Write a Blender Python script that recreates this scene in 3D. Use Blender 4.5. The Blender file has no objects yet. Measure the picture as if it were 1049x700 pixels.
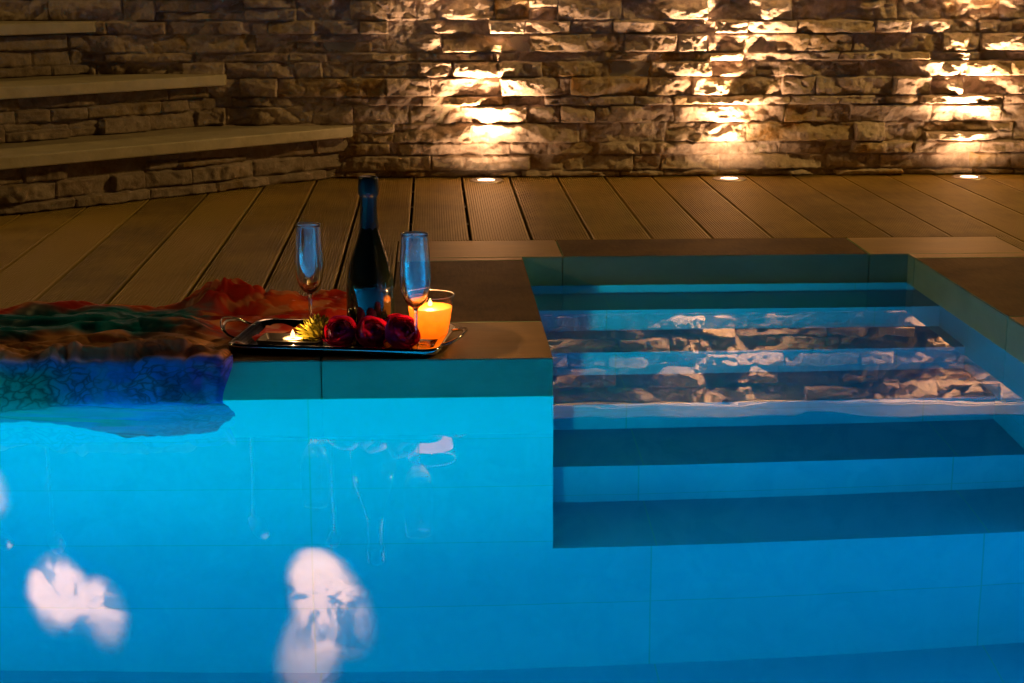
import bpy, bmesh, math, random
import numpy as np
from mathutils import Vector, Matrix
random.seed(7)
S = bpy.context.scene
COL = S.collection
R = math.radians
sin, cos, pi = math.sin, math.cos, math.pi

# ------------------------------------------------------------------ helpers
def link(o, parent=None):
    COL.objects.link(o)
    if parent is not None:
        o.parent = parent
    return o

def empty(name, loc=(0, 0, 0), rz=0, label=None, cat=None, group=None, kind=None):
    o = bpy.data.objects.new(name, None)
    o.empty_display_size = .05
    o.location = loc
    o.rotation_euler = (0, 0, rz)
    link(o)
    tag(o, label, cat, group, kind)
    return o

def tag(o, label=None, cat=None, group=None, kind=None):
    if label: o['label'] = label
    if cat: o['category'] = cat
    if group: o['group'] = group
    if kind: o['kind'] = kind
    return o

def mesh_obj(name, verts, faces, mat, parent=None, smooth=False, mats=None, midx=None):
    me = bpy.data.meshes.new(name)
    me.from_pydata(verts, [], faces)
    if mats:
        for m in mats: me.materials.append(m)
        if midx is not None:
            me.polygons.foreach_set('material_index', midx)
    else:
        me.materials.append(mat)
    if smooth:
        me.polygons.foreach_set('use_smooth', [True] * len(me.polygons))
    me.update()
    return link(bpy.data.objects.new(name, me), parent)

class MB:
    def __init__(s): s.v = []; s.f = []
    def add(s, vs, fs):
        n = len(s.v); s.v += [tuple(v) for v in vs]; s.f += [tuple(i + n for i in f) for f in fs]
        return s
    def box(s, x0, x1, y0, y1, z0, z1, b=0.0):
        if b <= 0:
            vs = [(x0,y0,z0),(x1,y0,z0),(x1,y1,z0),(x0,y1,z0),(x0,y0,z1),(x1,y0,z1),(x1,y1,z1),(x0,y1,z1)]
            fs = [(3,2,1,0),(4,5,6,7),(0,1,5,4),(1,2,6,5),(2,3,7,6),(3,0,4,7)]
            return s.add(vs, fs)
        bm = bmesh.new()
        bmesh.ops.create_cube(bm, size=1)
        for v in bm.verts:
            v.co = Vector(((x0+x1)/2 + v.co.x*(x1-x0), (y0+y1)/2 + v.co.y*(y1-y0), (z0+z1)/2 + v.co.z*(z1-z0)))
        bmesh.ops.bevel(bm, geom=bm.edges[:], offset=b, segments=2, affect='EDGES')
        bm.verts.index_update()
        vs = [v.co[:] for v in bm.verts]; fs = [[v.index for v in f.verts] for f in bm.faces]
        bm.free()
        return s.add(vs, fs)
    def prism(s, poly, z0, z1):
        n = len(poly)
        vs = [(x, y, z0) for x, y in poly] + [(x, y, z1) for x, y in poly]
        fs = [tuple(range(n))[::-1], tuple(range(n, 2*n))] + [(i, (i+1) % n, (i+1) % n + n, i+n) for i in range(n)]
        return s.add(vs, fs)
    def tube(s, pts, rad, n=10, closed=False, flat=1.0):
        pts = [Vector(p) for p in pts]; m = len(pts)
        rs = rad if isinstance(rad, (list, tuple)) else [rad]*m
        vs = []; up = Vector((0, 0, 1))
        for i, p in enumerate(pts):
            a = pts[(i-1) % m] if (closed or i > 0) else p
            b = pts[(i+1) % m] if (closed or i < m-1) else p
            t = (b-a).normalized()
            if abs(t.dot(up)) > .98: up = Vector((1, 0, 0))
            e = t.cross(up).normalized(); g = e.cross(t).normalized(); up = g
            for k in range(n):
                a_ = 2*pi*k/n
                vs.append(p + e*cos(a_)*rs[i] + g*sin(a_)*rs[i]*flat)
        fs = []
        for i in range(m if closed else m-1):
            j = (i+1) % m
            for k in range(n):
                fs.append((i*n+k, i*n+(k+1) % n, j*n+(k+1) % n, j*n+k))
        if not closed:
            fs.append(tuple(range(n))[::-1]); fs.append(tuple((m-1)*n+k for k in range(n)))
        return s.add(vs, fs)
    def build(s, name, mat, parent=None, smooth=False):
        return mesh_obj(name, s.v, s.f, mat, parent, smooth)

def lathe(name, prof, mat, parent=None, n=64, smooth=True, sharp=True):
    vs = []; fs = []; rings = []
    for r, z in prof:
        if r < 1e-6:
            rings.append([len(vs)]); vs.append((0, 0, z))
        else:
            rings.append(list(range(len(vs), len(vs)+n)))
            vs += [(r*cos(2*pi*k/n), r*sin(2*pi*k/n), z) for k in range(n)]
    for a, b in zip(rings, rings[1:]):
        for k in range(n):
            if len(a) == 1 and len(b) == 1: continue
            if len(a) == 1: fs.append((a[0], b[(k+1) % n], b[k]))
            elif len(b) == 1: fs.append((a[k], a[(k+1) % n], b[0]))
            else: fs.append((a[k], a[(k+1) % n], b[(k+1) % n], b[k]))
    o = mesh_obj(name, vs, fs, mat, parent, smooth)
    return o

def spline(pts, n=6):
    """Catmull-Rom through (r,z) points"""
    out = []
    P = [pts[0]] + list(pts) + [pts[-1]]
    for i in range(1, len(P)-2):
        for k in range(n):
            t = k/n
            q = []
            for d in range(len(pts[0])):
                p0, p1, p2, p3 = P[i-1][d], P[i][d], P[i+1][d], P[i+2][d]
                q.append(.5*((2*p1)+(-p0+p2)*t+(2*p0-5*p1+4*p2-p3)*t*t+(-p0+3*p1-3*p2+p3)*t**3))
            out.append(tuple(q))
    out.append(tuple(pts[-1]))
    return out

# vectorised gradient noise
_rng = np.random.RandomState(11)
_perm = _rng.permutation(512); _perm = np.concatenate([_perm, _perm, _perm])
_ang = _rng.rand(512)*2*pi
def gnoise(x, y, seed=0):
    x = np.asarray(x, float) + 100.3 + seed*7.31; y = np.asarray(y, float) + 100.7 + seed*3.77
    xi = np.floor(x).astype(int); yi = np.floor(y).astype(int)
    xf = x-xi; yf = y-yi
    u = xf*xf*xf*(xf*(xf*6-15)+10); v = yf*yf*yf*(yf*(yf*6-15)+10)
    def g(ix, iy, dx, dy):
        a = _ang[_perm[(_perm[(ix+seed*13) % 512] + iy) % 512]]
        return np.cos(a)*dx + np.sin(a)*dy
    n00 = g(xi, yi, xf, yf); n10 = g(xi+1, yi, xf-1, yf)
    n01 = g(xi, yi+1, xf, yf-1); n11 = g(xi+1, yi+1, xf-1, yf-1)
    return 1.5*((n00*(1-u)+n10*u)*(1-v) + (n01*(1-u)+n11*u)*v)
def fbm(x, y, o=4, seed=0):
    s = 0; a = 1.
    for i in range(o):
        s = s + a*gnoise(x*2**i, y*2**i, seed+i); a *= .5
    return s
def sstep(a, b, x):
    t = np.clip((x-a)/(b-a), 0, 1); return t*t*(3-2*t)

# ------------------------------------------------------------------ materials
def new_mat(name):
    m = bpy.data.materials.new(name); m.use_nodes = True
    nt = m.node_tree; nt.nodes.clear()
    out = nt.nodes.new('ShaderNodeOutputMaterial')
    return m, nt, out
def N(nt, t, **k):
    n = nt.nodes.new(t)
    for a, b in k.items():
        if a == 'ins':
            for i, v in b.items(): n.inputs[i].default_value = v
        else: setattr(n, a, b)
    return n
def L(nt, a, b): nt.links.new(a, b)
def c4(c): return (c[0], c[1], c[2], 1)
def ramp(nt, stops, fac=None):
    r = N(nt, 'ShaderNodeValToRGB')
    e = r.color_ramp.elements
    while len(e) < len(stops): e.new(.5)
    for k, (p, c) in enumerate(stops): e[k].position = p; e[k].color = c4(c)
    if fac is not None: L(nt, fac, r.inputs[0])
    return r
def principled(name, col, rough=.5, metal=0, **kw):
    m, nt, out = new_mat(name)
    p = N(nt, 'ShaderNodeBsdfPrincipled')
    p.inputs['Base Color'].default_value = c4(col); p.inputs['Roughness'].default_value = rough
    p.inputs['Metallic'].default_value = metal
    for k, v in kw.items(): p.inputs[k.replace('_', ' ')].default_value = v
    L(nt, p.outputs[0], out.inputs[0])
    return m, nt, p
def noisy(name, c1, c2, scale=8, rough=.5, bump=.1, bscale=60, stretch=(1, 1, 1), rr=(.4, .6), metal=0, spec=.5, bdist=.004):
    m, nt, p = principled(name, c1, rough, metal)
    p.inputs['Specular IOR Level'].default_value = spec
    tc = N(nt, 'ShaderNodeNewGeometry')
    mp = N(nt, 'ShaderNodeMapping'); mp.inputs['Scale'].default_value = stretch
    L(nt, tc.outputs['Position'], mp.inputs[0])
    n1 = N(nt, 'ShaderNodeTexNoise', ins={'Scale': scale, 'Detail': 6, 'Roughness': .6}); L(nt, mp.outputs[0], n1.inputs['Vector'])
    r = ramp(nt, [(.3, c1), (.7, c2)], n1.outputs[0]); L(nt, r.outputs[0], p.inputs['Base Color'])
    rr_ = N(nt, 'ShaderNodeMapRange', ins={3: rr[0], 4: rr[1]}); L(nt, n1.outputs[0], rr_.inputs[0]); L(nt, rr_.outputs[0], p.inputs['Roughness'])
    n2 = N(nt, 'ShaderNodeTexNoise', ins={'Scale': bscale, 'Detail': 5}); L(nt, mp.outputs[0], n2.inputs['Vector'])
    b = N(nt, 'ShaderNodeBump', ins={'Strength': bump, 'Distance': bdist}); L(nt, n2.outputs[0], b.inputs['Height']); L(nt, b.outputs[0], p.inputs['Normal'])
    return m

# stone: per-stone tone attribute + noise stains
def stone_mat(name, dark=1.0):
    m, nt, p = principled(name, (.4, .33, .27), .75)
    p.inputs['Specular IOR Level'].default_value = .25
    g = N(nt, 'ShaderNodeNewGeometry')
    at = N(nt, 'ShaderNodeAttribute', attribute_name='tone')
    n1 = N(nt, 'ShaderNodeTexNoise', ins={'Scale': 9, 'Detail': 8, 'Roughness': .65, 'Distortion': .6}); L(nt, g.outputs['Position'], n1.inputs['Vector'])
    add = N(nt, 'ShaderNodeMath', operation='MULTIPLY_ADD', ins={1: .42}); L(nt, at.outputs['Fac'], add.inputs[0]); L(nt, n1.outputs[0], add.inputs[2])
    d = dark
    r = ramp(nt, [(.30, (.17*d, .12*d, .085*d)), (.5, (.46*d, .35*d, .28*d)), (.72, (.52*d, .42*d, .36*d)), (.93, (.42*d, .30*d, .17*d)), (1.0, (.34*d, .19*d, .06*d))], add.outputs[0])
    n3 = N(nt, 'ShaderNodeTexNoise', ins={'Scale': 60, 'Detail': 6, 'Roughness': .7}); L(nt, g.outputs['Position'], n3.inputs['Vector'])
    mr = N(nt, 'ShaderNodeMapRange', ins={1: .3, 2: .7, 3: .72, 4: 1.1}); L(nt, n3.outputs[0], mr.inputs[0])
    mx = N(nt, 'ShaderNodeMix', data_type='RGBA', blend_type='MULTIPLY', ins={0: 1.}); L(nt, r.outputs[0], mx.inputs[6]); L(nt, mr.outputs[0], mx.inputs[7])
    L(nt, mx.outputs[2], p.inputs['Base Color'])
    n2 = N(nt, 'ShaderNodeTexNoise', ins={'Scale': 110, 'Detail': 6, 'Roughness': .65}); L(nt, g.outputs['Position'], n2.inputs['Vector'])
    b = N(nt, 'ShaderNodeBump', ins={'Strength': .85, 'Distance': .0035}); L(nt, n2.outputs[0], b.inputs['Height']); L(nt, b.outputs[0], p.inputs['Normal'])
    return m
M_STONE = stone_mat('split_stone')
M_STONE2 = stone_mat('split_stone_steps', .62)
M_REAR = stone_mat('rear_stone', .35)
M_SLAB = noisy('stone_slab', (.36, .31, .22), (.52, .45, .33), scale=14, bump=.3, bscale=90, rr=(.45, .65))

def deck_mat():
    m, nt, p = principled('composite_deck', (.1, .06, .03), .6)
    g = N(nt, 'ShaderNodeNewGeometry')
    at = N(nt, 'ShaderNodeAttribute', attribute_name='tone')
    mp = N(nt, 'ShaderNodeMapping'); mp.inputs['Scale'].default_value = (1, .12, 1); L(nt, g.outputs['Position'], mp.inputs[0])
    n = N(nt, 'ShaderNodeTexNoise', ins={'Scale': 70, 'Detail': 5, 'Roughness': .6}); L(nt, mp.outputs[0], n.inputs['Vector'])
    n2 = N(nt, 'ShaderNodeTexNoise', ins={'Scale': 5, 'Detail': 5, 'Roughness': .6}); L(nt, g.outputs['Position'], n2.inputs['Vector'])
    a = N(nt, 'ShaderNodeMath', operation='MULTIPLY_ADD', ins={1: .5}); L(nt, n.outputs[0], a.inputs[0]); L(nt, n2.outputs[0], a.inputs[2])
    a2 = N(nt, 'ShaderNodeMath', operation='MULTIPLY_ADD', ins={1: .35}); L(nt, at.outputs['Fac'], a2.inputs[0]); L(nt, a.outputs[0], a2.inputs[2])
    r = ramp(nt, [(.55, (.15, .102, .025)), (1.15, (.36, .25, .06))], a2.outputs[0]); L(nt, r.outputs[0], p.inputs['Base Color'])
    b = N(nt, 'ShaderNodeBump', ins={'Strength': .15, 'Distance': .002}); L(nt, n.outputs[0], b.inputs['Height']); L(nt, b.outputs[0], p.inputs['Normal'])
    p.inputs['Roughness'].default_value = .42
    p.inputs['Specular IOR Level'].default_value = .5
    return m
M_DECK = deck_mat()
M_JOIST = noisy('joist', (.12, .09, .06), (.2, .15, .1), scale=20)
M_SOIL = noisy('soil', (.02, .015, .01), (.04, .03, .02), scale=4, rough=.9, rr=(.8, .95))
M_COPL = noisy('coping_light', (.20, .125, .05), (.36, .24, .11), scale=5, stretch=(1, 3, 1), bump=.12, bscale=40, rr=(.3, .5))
M_SIDE_GLOW = noisy('coping_side_glow', (.28, .50, .30), (.40, .66, .42), scale=6, stretch=(1, 1, 2), bump=.15, bscale=60, rr=(.4, .6), spec=.3)  # paler greenish sides, lifted to carry the pool glow in their colour
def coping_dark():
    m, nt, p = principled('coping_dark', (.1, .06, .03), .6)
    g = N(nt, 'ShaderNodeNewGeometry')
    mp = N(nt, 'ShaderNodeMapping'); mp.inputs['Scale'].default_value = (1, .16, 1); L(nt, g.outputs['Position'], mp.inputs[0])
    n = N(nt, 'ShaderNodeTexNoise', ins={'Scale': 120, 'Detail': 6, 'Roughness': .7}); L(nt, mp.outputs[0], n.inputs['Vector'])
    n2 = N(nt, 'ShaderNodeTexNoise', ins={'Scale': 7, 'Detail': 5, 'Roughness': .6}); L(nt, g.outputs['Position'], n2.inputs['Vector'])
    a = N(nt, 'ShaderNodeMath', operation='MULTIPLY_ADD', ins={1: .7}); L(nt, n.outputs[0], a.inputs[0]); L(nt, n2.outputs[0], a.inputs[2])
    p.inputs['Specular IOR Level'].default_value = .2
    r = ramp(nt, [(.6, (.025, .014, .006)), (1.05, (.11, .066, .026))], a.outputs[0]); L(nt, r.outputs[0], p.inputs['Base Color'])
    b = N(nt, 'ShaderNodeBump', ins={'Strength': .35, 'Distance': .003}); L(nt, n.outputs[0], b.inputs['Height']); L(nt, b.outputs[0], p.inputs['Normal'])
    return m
M_COPD = coping_dark()

def tile_mat(name, au, pu, ou, av, pv, ov, base=(.35, .66, .76), tw=.0016):
    """tiles on axes au/av with pitches and offsets; grout greenish"""
    m, nt, p = principled(name, base, .25)
    p.inputs['Specular IOR Level'].default_value = .15
    g = N(nt, 'ShaderNodeNewGeometry'); sp = N(nt, 'ShaderNodeSeparateXYZ'); L(nt, g.outputs['Position'], sp.inputs[0])
    masks = []; ids = []
    for ax, pt, of in ((au, pu, ou), (av, pv, ov)):
        a = N(nt, 'ShaderNodeMath', operation='SUBTRACT', ins={1: of}); L(nt, sp.outputs[ax], a.inputs[0])
        q = N(nt, 'ShaderNodeMath', operation='DIVIDE', ins={1: pt}); L(nt, a.outputs[0], q.inputs[0])
        rd = N(nt, 'ShaderNodeMath', operation='ROUND'); L(nt, q.outputs[0], rd.inputs[0])
        df = N(nt, 'ShaderNodeMath', operation='SUBTRACT'); L(nt, q.outputs[0], df.inputs[0]); L(nt, rd.outputs[0], df.inputs[1])
        ab = N(nt, 'ShaderNodeMath', operation='ABSOLUTE'); L(nt, df.outputs[0], ab.inputs[0])
        mm = N(nt, 'ShaderNodeMapRange', ins={1: tw*.6/pt, 2: tw*1.4/pt, 3: 1., 4: 0.}); L(nt, ab.outputs[0], mm.inputs[0]); masks.append(mm)
        fl = N(nt, 'ShaderNodeMath', operation='FLOOR'); L(nt, q.outputs[0], fl.inputs[0]); ids.append(fl)
    mxm = N(nt, 'ShaderNodeMath', operation='MAXIMUM'); L(nt, masks[0].outputs[0], mxm.inputs[0]); L(nt, masks[1].outputs[0], mxm.inputs[1])
    cv = N(nt, 'ShaderNodeCombineXYZ'); L(nt, ids[0].outputs[0], cv.inputs[0]); L(nt, ids[1].outputs[0], cv.inputs[1])
    wn = N(nt, 'ShaderNodeTexWhiteNoise'); L(nt, cv.outputs[0], wn.inputs[0])
    ns = N(nt, 'ShaderNodeTexNoise', ins={'Scale': 2.2, 'Detail': 4}); L(nt, g.outputs['Position'], ns.inputs['Vector'])
    ad = N(nt, 'ShaderNodeMath', operation='MULTIPLY_ADD', ins={1: .5}); L(nt, wn.outputs[0], ad.inputs[0]); L(nt, ns.outputs[0], ad.inputs[2])
    r = ramp(nt, [(.3, tuple(x*.9 for x in base)), (1., base)], ad.outputs[0])
    mx = N(nt, 'ShaderNodeMix', data_type='RGBA'); L(nt, mxm.outputs[0], mx.inputs[0]); L(nt, r.outputs[0], mx.inputs[6]); mx.inputs[7].default_value = (.15, .36, .34, 1)
    L(nt, mx.outputs[2], p.inputs['Base Color'])
    return m
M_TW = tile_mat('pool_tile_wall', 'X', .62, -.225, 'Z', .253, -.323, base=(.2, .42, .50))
M_TN = tile_mat('pool_tile_near', 'X', .62, -.225, 'Z', .253, -.323)  # paler copy of the wall tile, kept bright to bounce glow onto the coping
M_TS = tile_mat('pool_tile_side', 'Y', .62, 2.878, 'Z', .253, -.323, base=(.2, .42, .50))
M_TF = tile_mat('pool_tile_floor', 'X', .62, .405, 'Y', .62, 2.92, base=(.12, .36, .48))  # floor copy of the wall tile, darkened: its shade is in the colour
M_TT = tile_mat('pool_tile_tread', 'X', .62, .405, 'Y', 40, 22, base=(.12, .33, .42))  # tread copy, darker too, with the shade of up-facing steps in its colour

def water_mat():
    m, nt, out = new_mat('water')
    g = N(nt, 'ShaderNodeBsdfRefraction', ins={'Color': (.30, .93, 1, 1), 'Roughness': 0, 'IOR': 1.333})
    gl = N(nt, 'ShaderNodeBsdfGlossy', ins={'Color': (1, 1, 1, 1), 'Roughness': 0}); fr = N(nt, 'ShaderNodeFresnel', ins={'IOR': 1.35})
    ge = N(nt, 'ShaderNodeNewGeometry')
    n = N(nt, 'ShaderNodeTexNoise', ins={'Scale': 3.5, 'Detail': 2, 'Roughness': .4, 'Distortion': .3}); L(nt, ge.outputs['Position'], n.inputs['Vector'])
    b = N(nt, 'ShaderNodeBump', ins={'Strength': 1., 'Distance': .0007}); L(nt, n.outputs[0], b.inputs['Height']); L(nt, b.outputs[0], g.inputs['Normal']); L(nt, b.outputs[0], gl.inputs['Normal']); L(nt, b.outputs[0], fr.inputs['Normal'])
    mx = N(nt, 'ShaderNodeMixShader'); L(nt, fr.outputs[0], mx.inputs[0]); L(nt, g.outputs[0], mx.inputs[1]); L(nt, gl.outputs[0], mx.inputs[2])
    L(nt, mx.outputs[0], out.inputs[0])
    return m
M_WATER = water_mat()

def glass(name, col=(1, 1, 1), ior=1.5, rough=0):
    m, nt, out = new_mat(name)
    g = N(nt, 'ShaderNodeBsdfGlass', ins={'Color': c4(col), 'Roughness': rough, 'IOR': ior})
    gl = N(nt, 'ShaderNodeBsdfGlossy', ins={'Color': (1, 1, 1, 1), 'Roughness': .02}); mx = N(nt, 'ShaderNodeMixShader', ins={0: .17})
    L(nt, g.outputs[0], mx.inputs[1]); L(nt, gl.outputs[0], mx.inputs[2])
    L(nt, mx.outputs[0], out.inputs[0]); return m
def emis(name, col, s):
    m, nt, out = new_mat(name)
    e = N(nt, 'ShaderNodeEmission', ins={0: c4(col), 1: s}); L(nt, e.outputs[0], out.inputs[0]); return m
M_GLASS = glass('clear_glass')
def thin_glass(name):
    m, nt, out = new_mat(name)
    t = N(nt, 'ShaderNodeBsdfTransparent', ins={0: (.97, .97, .96, 1)}); g = N(nt, 'ShaderNodeBsdfGlossy', ins={'Roughness': .03})
    lw = N(nt, 'ShaderNodeLayerWeight', ins={0: .3}); mr = N(nt, 'ShaderNodeMapRange', ins={3: .03, 4: .75}); L(nt, lw.outputs['Facing'], mr.inputs[0])
    pw = N(nt, 'ShaderNodeMath', operation='POWER', ins={1: 2.2}); L(nt, mr.outputs[0], pw.inputs[0])
    mx = N(nt, 'ShaderNodeMixShader'); L(nt, pw.outputs[0], mx.inputs[0]); L(nt, t.outputs[0], mx.inputs[1]); L(nt, g.outputs[0], mx.inputs[2])
    L(nt, mx.outputs[0], out.inputs[0]); return m
M_THIN = thin_glass('thin_glass')
M_RIM_GLINT = principled('rim_glint', (.75, .72, .68), .08, .6)[0]  # pale metal for rings added to imitate the highlight on glass rims
M_LENS = emis('lamp_lens', (1, .72, .42), 9)
M_PLENS = emis('pool_lens', (0, .7, 1), 2)
M_FLAME = emis('flame', (1, .55, .17), 5)
M_STEEL = principled('brushed_steel', (.5, .45, .4), .35, 1)[0]
M_SILVER = principled('silver', (.62, .6, .56), .12, 1)[0]
M_BOTTLE = principled('dark_bottle_glass', (.004, .006, .004), .04, 0, Specular_IOR_Level=.9)[0]
M_FOIL = principled('foil', (.006, .012, .016), .34, .35)[0]
M_EMB = principled('emblem', (.25, .1, .12), .4, .3)[0]
M_BLACK = principled('black_slate', (.012, .011, .011), .45)[0]
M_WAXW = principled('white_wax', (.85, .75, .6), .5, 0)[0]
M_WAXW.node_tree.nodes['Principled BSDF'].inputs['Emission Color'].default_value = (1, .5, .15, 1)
M_WAXW.node_tree.nodes['Principled BSDF'].inputs['Emission Strength'].default_value = .9  # self-glow stands in for flame light passing through the wax
M_CUP = principled('tealight_cup', (.7, .68, .65), .3, 1)[0]
M_WICK = principled('wick', (.02, .015, .01), .9)[0]

def wax_orange():
    m, nt, p = principled('orange_wax', (.45, .12, .01), .5)
    g = N(nt, 'ShaderNodeTexCoord'); s = N(nt, 'ShaderNodeSeparateXYZ'); L(nt, g.outputs['Object'], s.inputs[0])
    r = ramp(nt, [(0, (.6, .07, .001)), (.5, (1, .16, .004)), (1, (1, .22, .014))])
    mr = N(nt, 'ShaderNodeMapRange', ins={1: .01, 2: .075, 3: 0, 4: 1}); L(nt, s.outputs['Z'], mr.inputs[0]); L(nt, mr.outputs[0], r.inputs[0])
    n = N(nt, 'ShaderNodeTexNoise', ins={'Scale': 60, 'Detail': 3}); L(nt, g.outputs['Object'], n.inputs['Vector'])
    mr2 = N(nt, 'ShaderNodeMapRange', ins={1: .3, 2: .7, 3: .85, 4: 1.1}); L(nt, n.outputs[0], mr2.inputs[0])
    L(nt, r.outputs[0], p.inputs['Emission Color']); ms_ = N(nt, 'ShaderNodeMath', operation='MULTIPLY', ins={1: 2.1}); L(nt, mr2.outputs[0], ms_.inputs[0]); L(nt, ms_.outputs[0], p.inputs['Emission Strength'])  # emission gradient imitates candle light shining through the wax
    return m
M_WAXO = wax_orange()

def petal_mat(name, c1, c2, tr):
    m, nt, out = new_mat(name)
    p = N(nt, 'ShaderNodeBsdfPrincipled', ins={'Roughness': .5})
    t = N(nt, 'ShaderNodeBsdfTranslucent', ins={0: c4(tr)})
    mx = N(nt, 'ShaderNodeMixShader', ins={0: .35})
    g = N(nt, 'ShaderNodeTexCoord')
    n = N(nt, 'ShaderNodeTexNoise', ins={'Scale': 90, 'Detail': 4}); L(nt, g.outputs['Object'], n.inputs['Vector'])
    r = ramp(nt, [(.3, c1), (.7, c2)], n.outputs[0]); L(nt, r.outputs[0], p.inputs['Base Color'])
    L(nt, p.outputs[0], mx.inputs[1]); L(nt, t.outputs[0], mx.inputs[2]); L(nt, mx.outputs[0], out.inputs[0])
    return m
M_ROSE = petal_mat('magenta_petal', (.20, .008, .13), (.38, .03, .28), (.85, .01, .05))
M_MUM = petal_mat('yellow_petal', (.22, .25, .02), (.5, .42, .05), (.45, .4, .04))

# ------------------------------------------------------------------ stone heightfield walls
def stone_wall(name, p0, udir, ndir, width, rows, mat, parent=None, seed=1, res=.0032, amp=1.0, wmin=.07, wmax=.24, slope=.72):
    """split-face stone cladding: rows of stones on a vertical plane from p0 along udir, relief along ndir"""
    rng = np.random.RandomState(seed)
    H = sum(rows)
    nx = int(width/res)+1; nz = int(H/res)+1
    xs = np.linspace(0, width, nx); zs = np.linspace(0, H, nz)
    X, Z = np.meshgrid(xs, zs)
    wx = X + .004*fbm(X*14, Z*14, 3, seed+50); wz = Z + .0022*fbm(X*20, Z*20, 3, seed+60)
    Hh = np.zeros_like(X); tone = np.zeros_like(X)
    z = 0
    stones = []
    for h in rows:
        x = -rng.rand()*.15
        while x < width+.05:
            w = wmin + (wmax-wmin)*rng.rand()**1.3
            if h > .05 and rng.rand() < .16:
                f = .35+.3*rng.rand()
                stones.append((x, x+w, z, z+h*f)); stones.append((x, x+w, z+h*f, z+h))
            else:
                stones.append((x, x+w, z, z+h))
            x += w
        z += h
    for (x0, x1, z0, z1) in stones:
        i0 = max(0, int((x0-.02)/res)); i1 = min(nx, int((x1+.02)/res)+2)
        j0 = max(0, int((z0-.012)/res)); j1 = min(nz, int((z1+.012)/res)+2)
        if i1 <= i0 or j1 <= j0: continue
        a = wx[j0:j1, i0:i1]; b = wz[j0:j1, i0:i1]
        mask = (a >= x0) & (a < x1) & (b >= z0) & (b < z1)
        w = x1-x0; h = z1-z0
        base = .010+.026*rng.rand()
        lx = a-(x0+x1)/2; lz = b-(z0+z1)/2
        v = np.full_like(a, 1.)
        for k in range(rng.randint(3, 7)):
            ang = rng.rand()*2*pi; sl = .15+.95*rng.rand()**1.4
            cx = (rng.rand()-.5)*w*.8; cz = (rng.rand()-.5)*h*.6
            pl = base+.009*rng.rand() + slope*sl*((lx-cx)*cos(ang)*.5+(lz-cz)*sin(ang)) + .004*gnoise(a*26, b*26, rng.randint(60))
            v = np.minimum(v, pl)
        v = np.maximum(v, .003)
        s1 = rng.randint(80); s2 = 6+10*rng.rand()
        conch = np.abs(gnoise(a*s2, b*s2*1.5, s1))
        v = v + amp*(.018*(conch-.3) + .0032*fbm(a*46, b*60, 3, s1+3))
        if rng.rand() < .22:   # a bulge or a broken-off bite
            bx = (rng.rand()-.5)*w*.7; r = .03+.04*rng.rand()
            v = v + (.018 if rng.rand() < .6 else -.014)*np.exp(-((lx-bx)**2+(lz*1.3)**2)/(r*r))*(1+.5*gnoise(a*40, b*40, s1))
        e = np.minimum(np.minimum(a-x0, x1-a)*1.2, np.minimum(b-z0, z1-b))
        k = sstep(0., .0038, e)
        v = v*k - .001*(1-k)
        sl = Hh[j0:j1, i0:i1]; sl[mask] = v[mask]
        tn = tone[j0:j1, i0:i1]; tn[mask] = rng.rand()**1.6
    ux, uy = udir; nxx, nyy = ndir
    P = np.stack([p0[0]+X*ux+Hh*nxx, p0[1]+X*uy+Hh*nyy, p0[2]+Z], -1).reshape(-1, 3)
    idx = np.arange(nx*nz).reshape(nz, nx)
    F = np.stack([idx[:-1, :-1], idx[:-1, 1:], idx[1:, 1:], idx[1:, :-1]], -1).reshape(-1, 4)
    me = bpy.data.meshes.new(name)
    me.vertices.add(len(P)); me.vertices.foreach_set('co', P.ravel())
    me.loops.add(F.size); me.loops.foreach_set('vertex_index', F.ravel().astype(np.int32))
    me.polygons.add(len(F)); me.polygons.foreach_set('loop_start', np.arange(0, F.size, 4, dtype=np.int32))
    me.update(calc_edges=True)
    at = me.attributes.new('tone', 'FLOAT', 'POINT'); at.data.foreach_set('value', tone.ravel().astype(np.float32))
    me.materials.append(mat)
    me.polygons.foreach_set('use_smooth', np.ones(len(F), bool))
    return link(bpy.data.objects.new(name, me), parent)

# garden wall with its top cap (top is above the frame; it mirrors in the pool)
WY = 5.355
gw = empty('garden_wall', (.3, WY, 0), label='long split-face stone cladding wall grazed by the deck spotlights', cat='wall')
def rel(o, parent):   # geometry is written in world space: undo the parent's location
    o.matrix_parent_inverse = parent.matrix_basis.inverted(); return o
rows = [.020, .050, .040, .062, .056, .030, .060, .050, .028, .058, .042, .066, .060]
rel(stone_wall('stone_cladding', (-2.3, WY, 0), (1, 0), (0, -1), 5.6, rows, M_STONE, gw, seed=5, res=.0031, wmin=.09, wmax=.36), gw)
rel(MB().box(-2.3, 3.3, WY+.003, WY+.30, -.02, sum(rows)-.002).build('wall_core', M_SLAB, gw), gw)
rel(MB().box(-2.3, 3.3, WY-.048, WY+.32, sum(rows), sum(rows)+.04, .004).build('cap_slab', M_SLAB, gw), gw)

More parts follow.
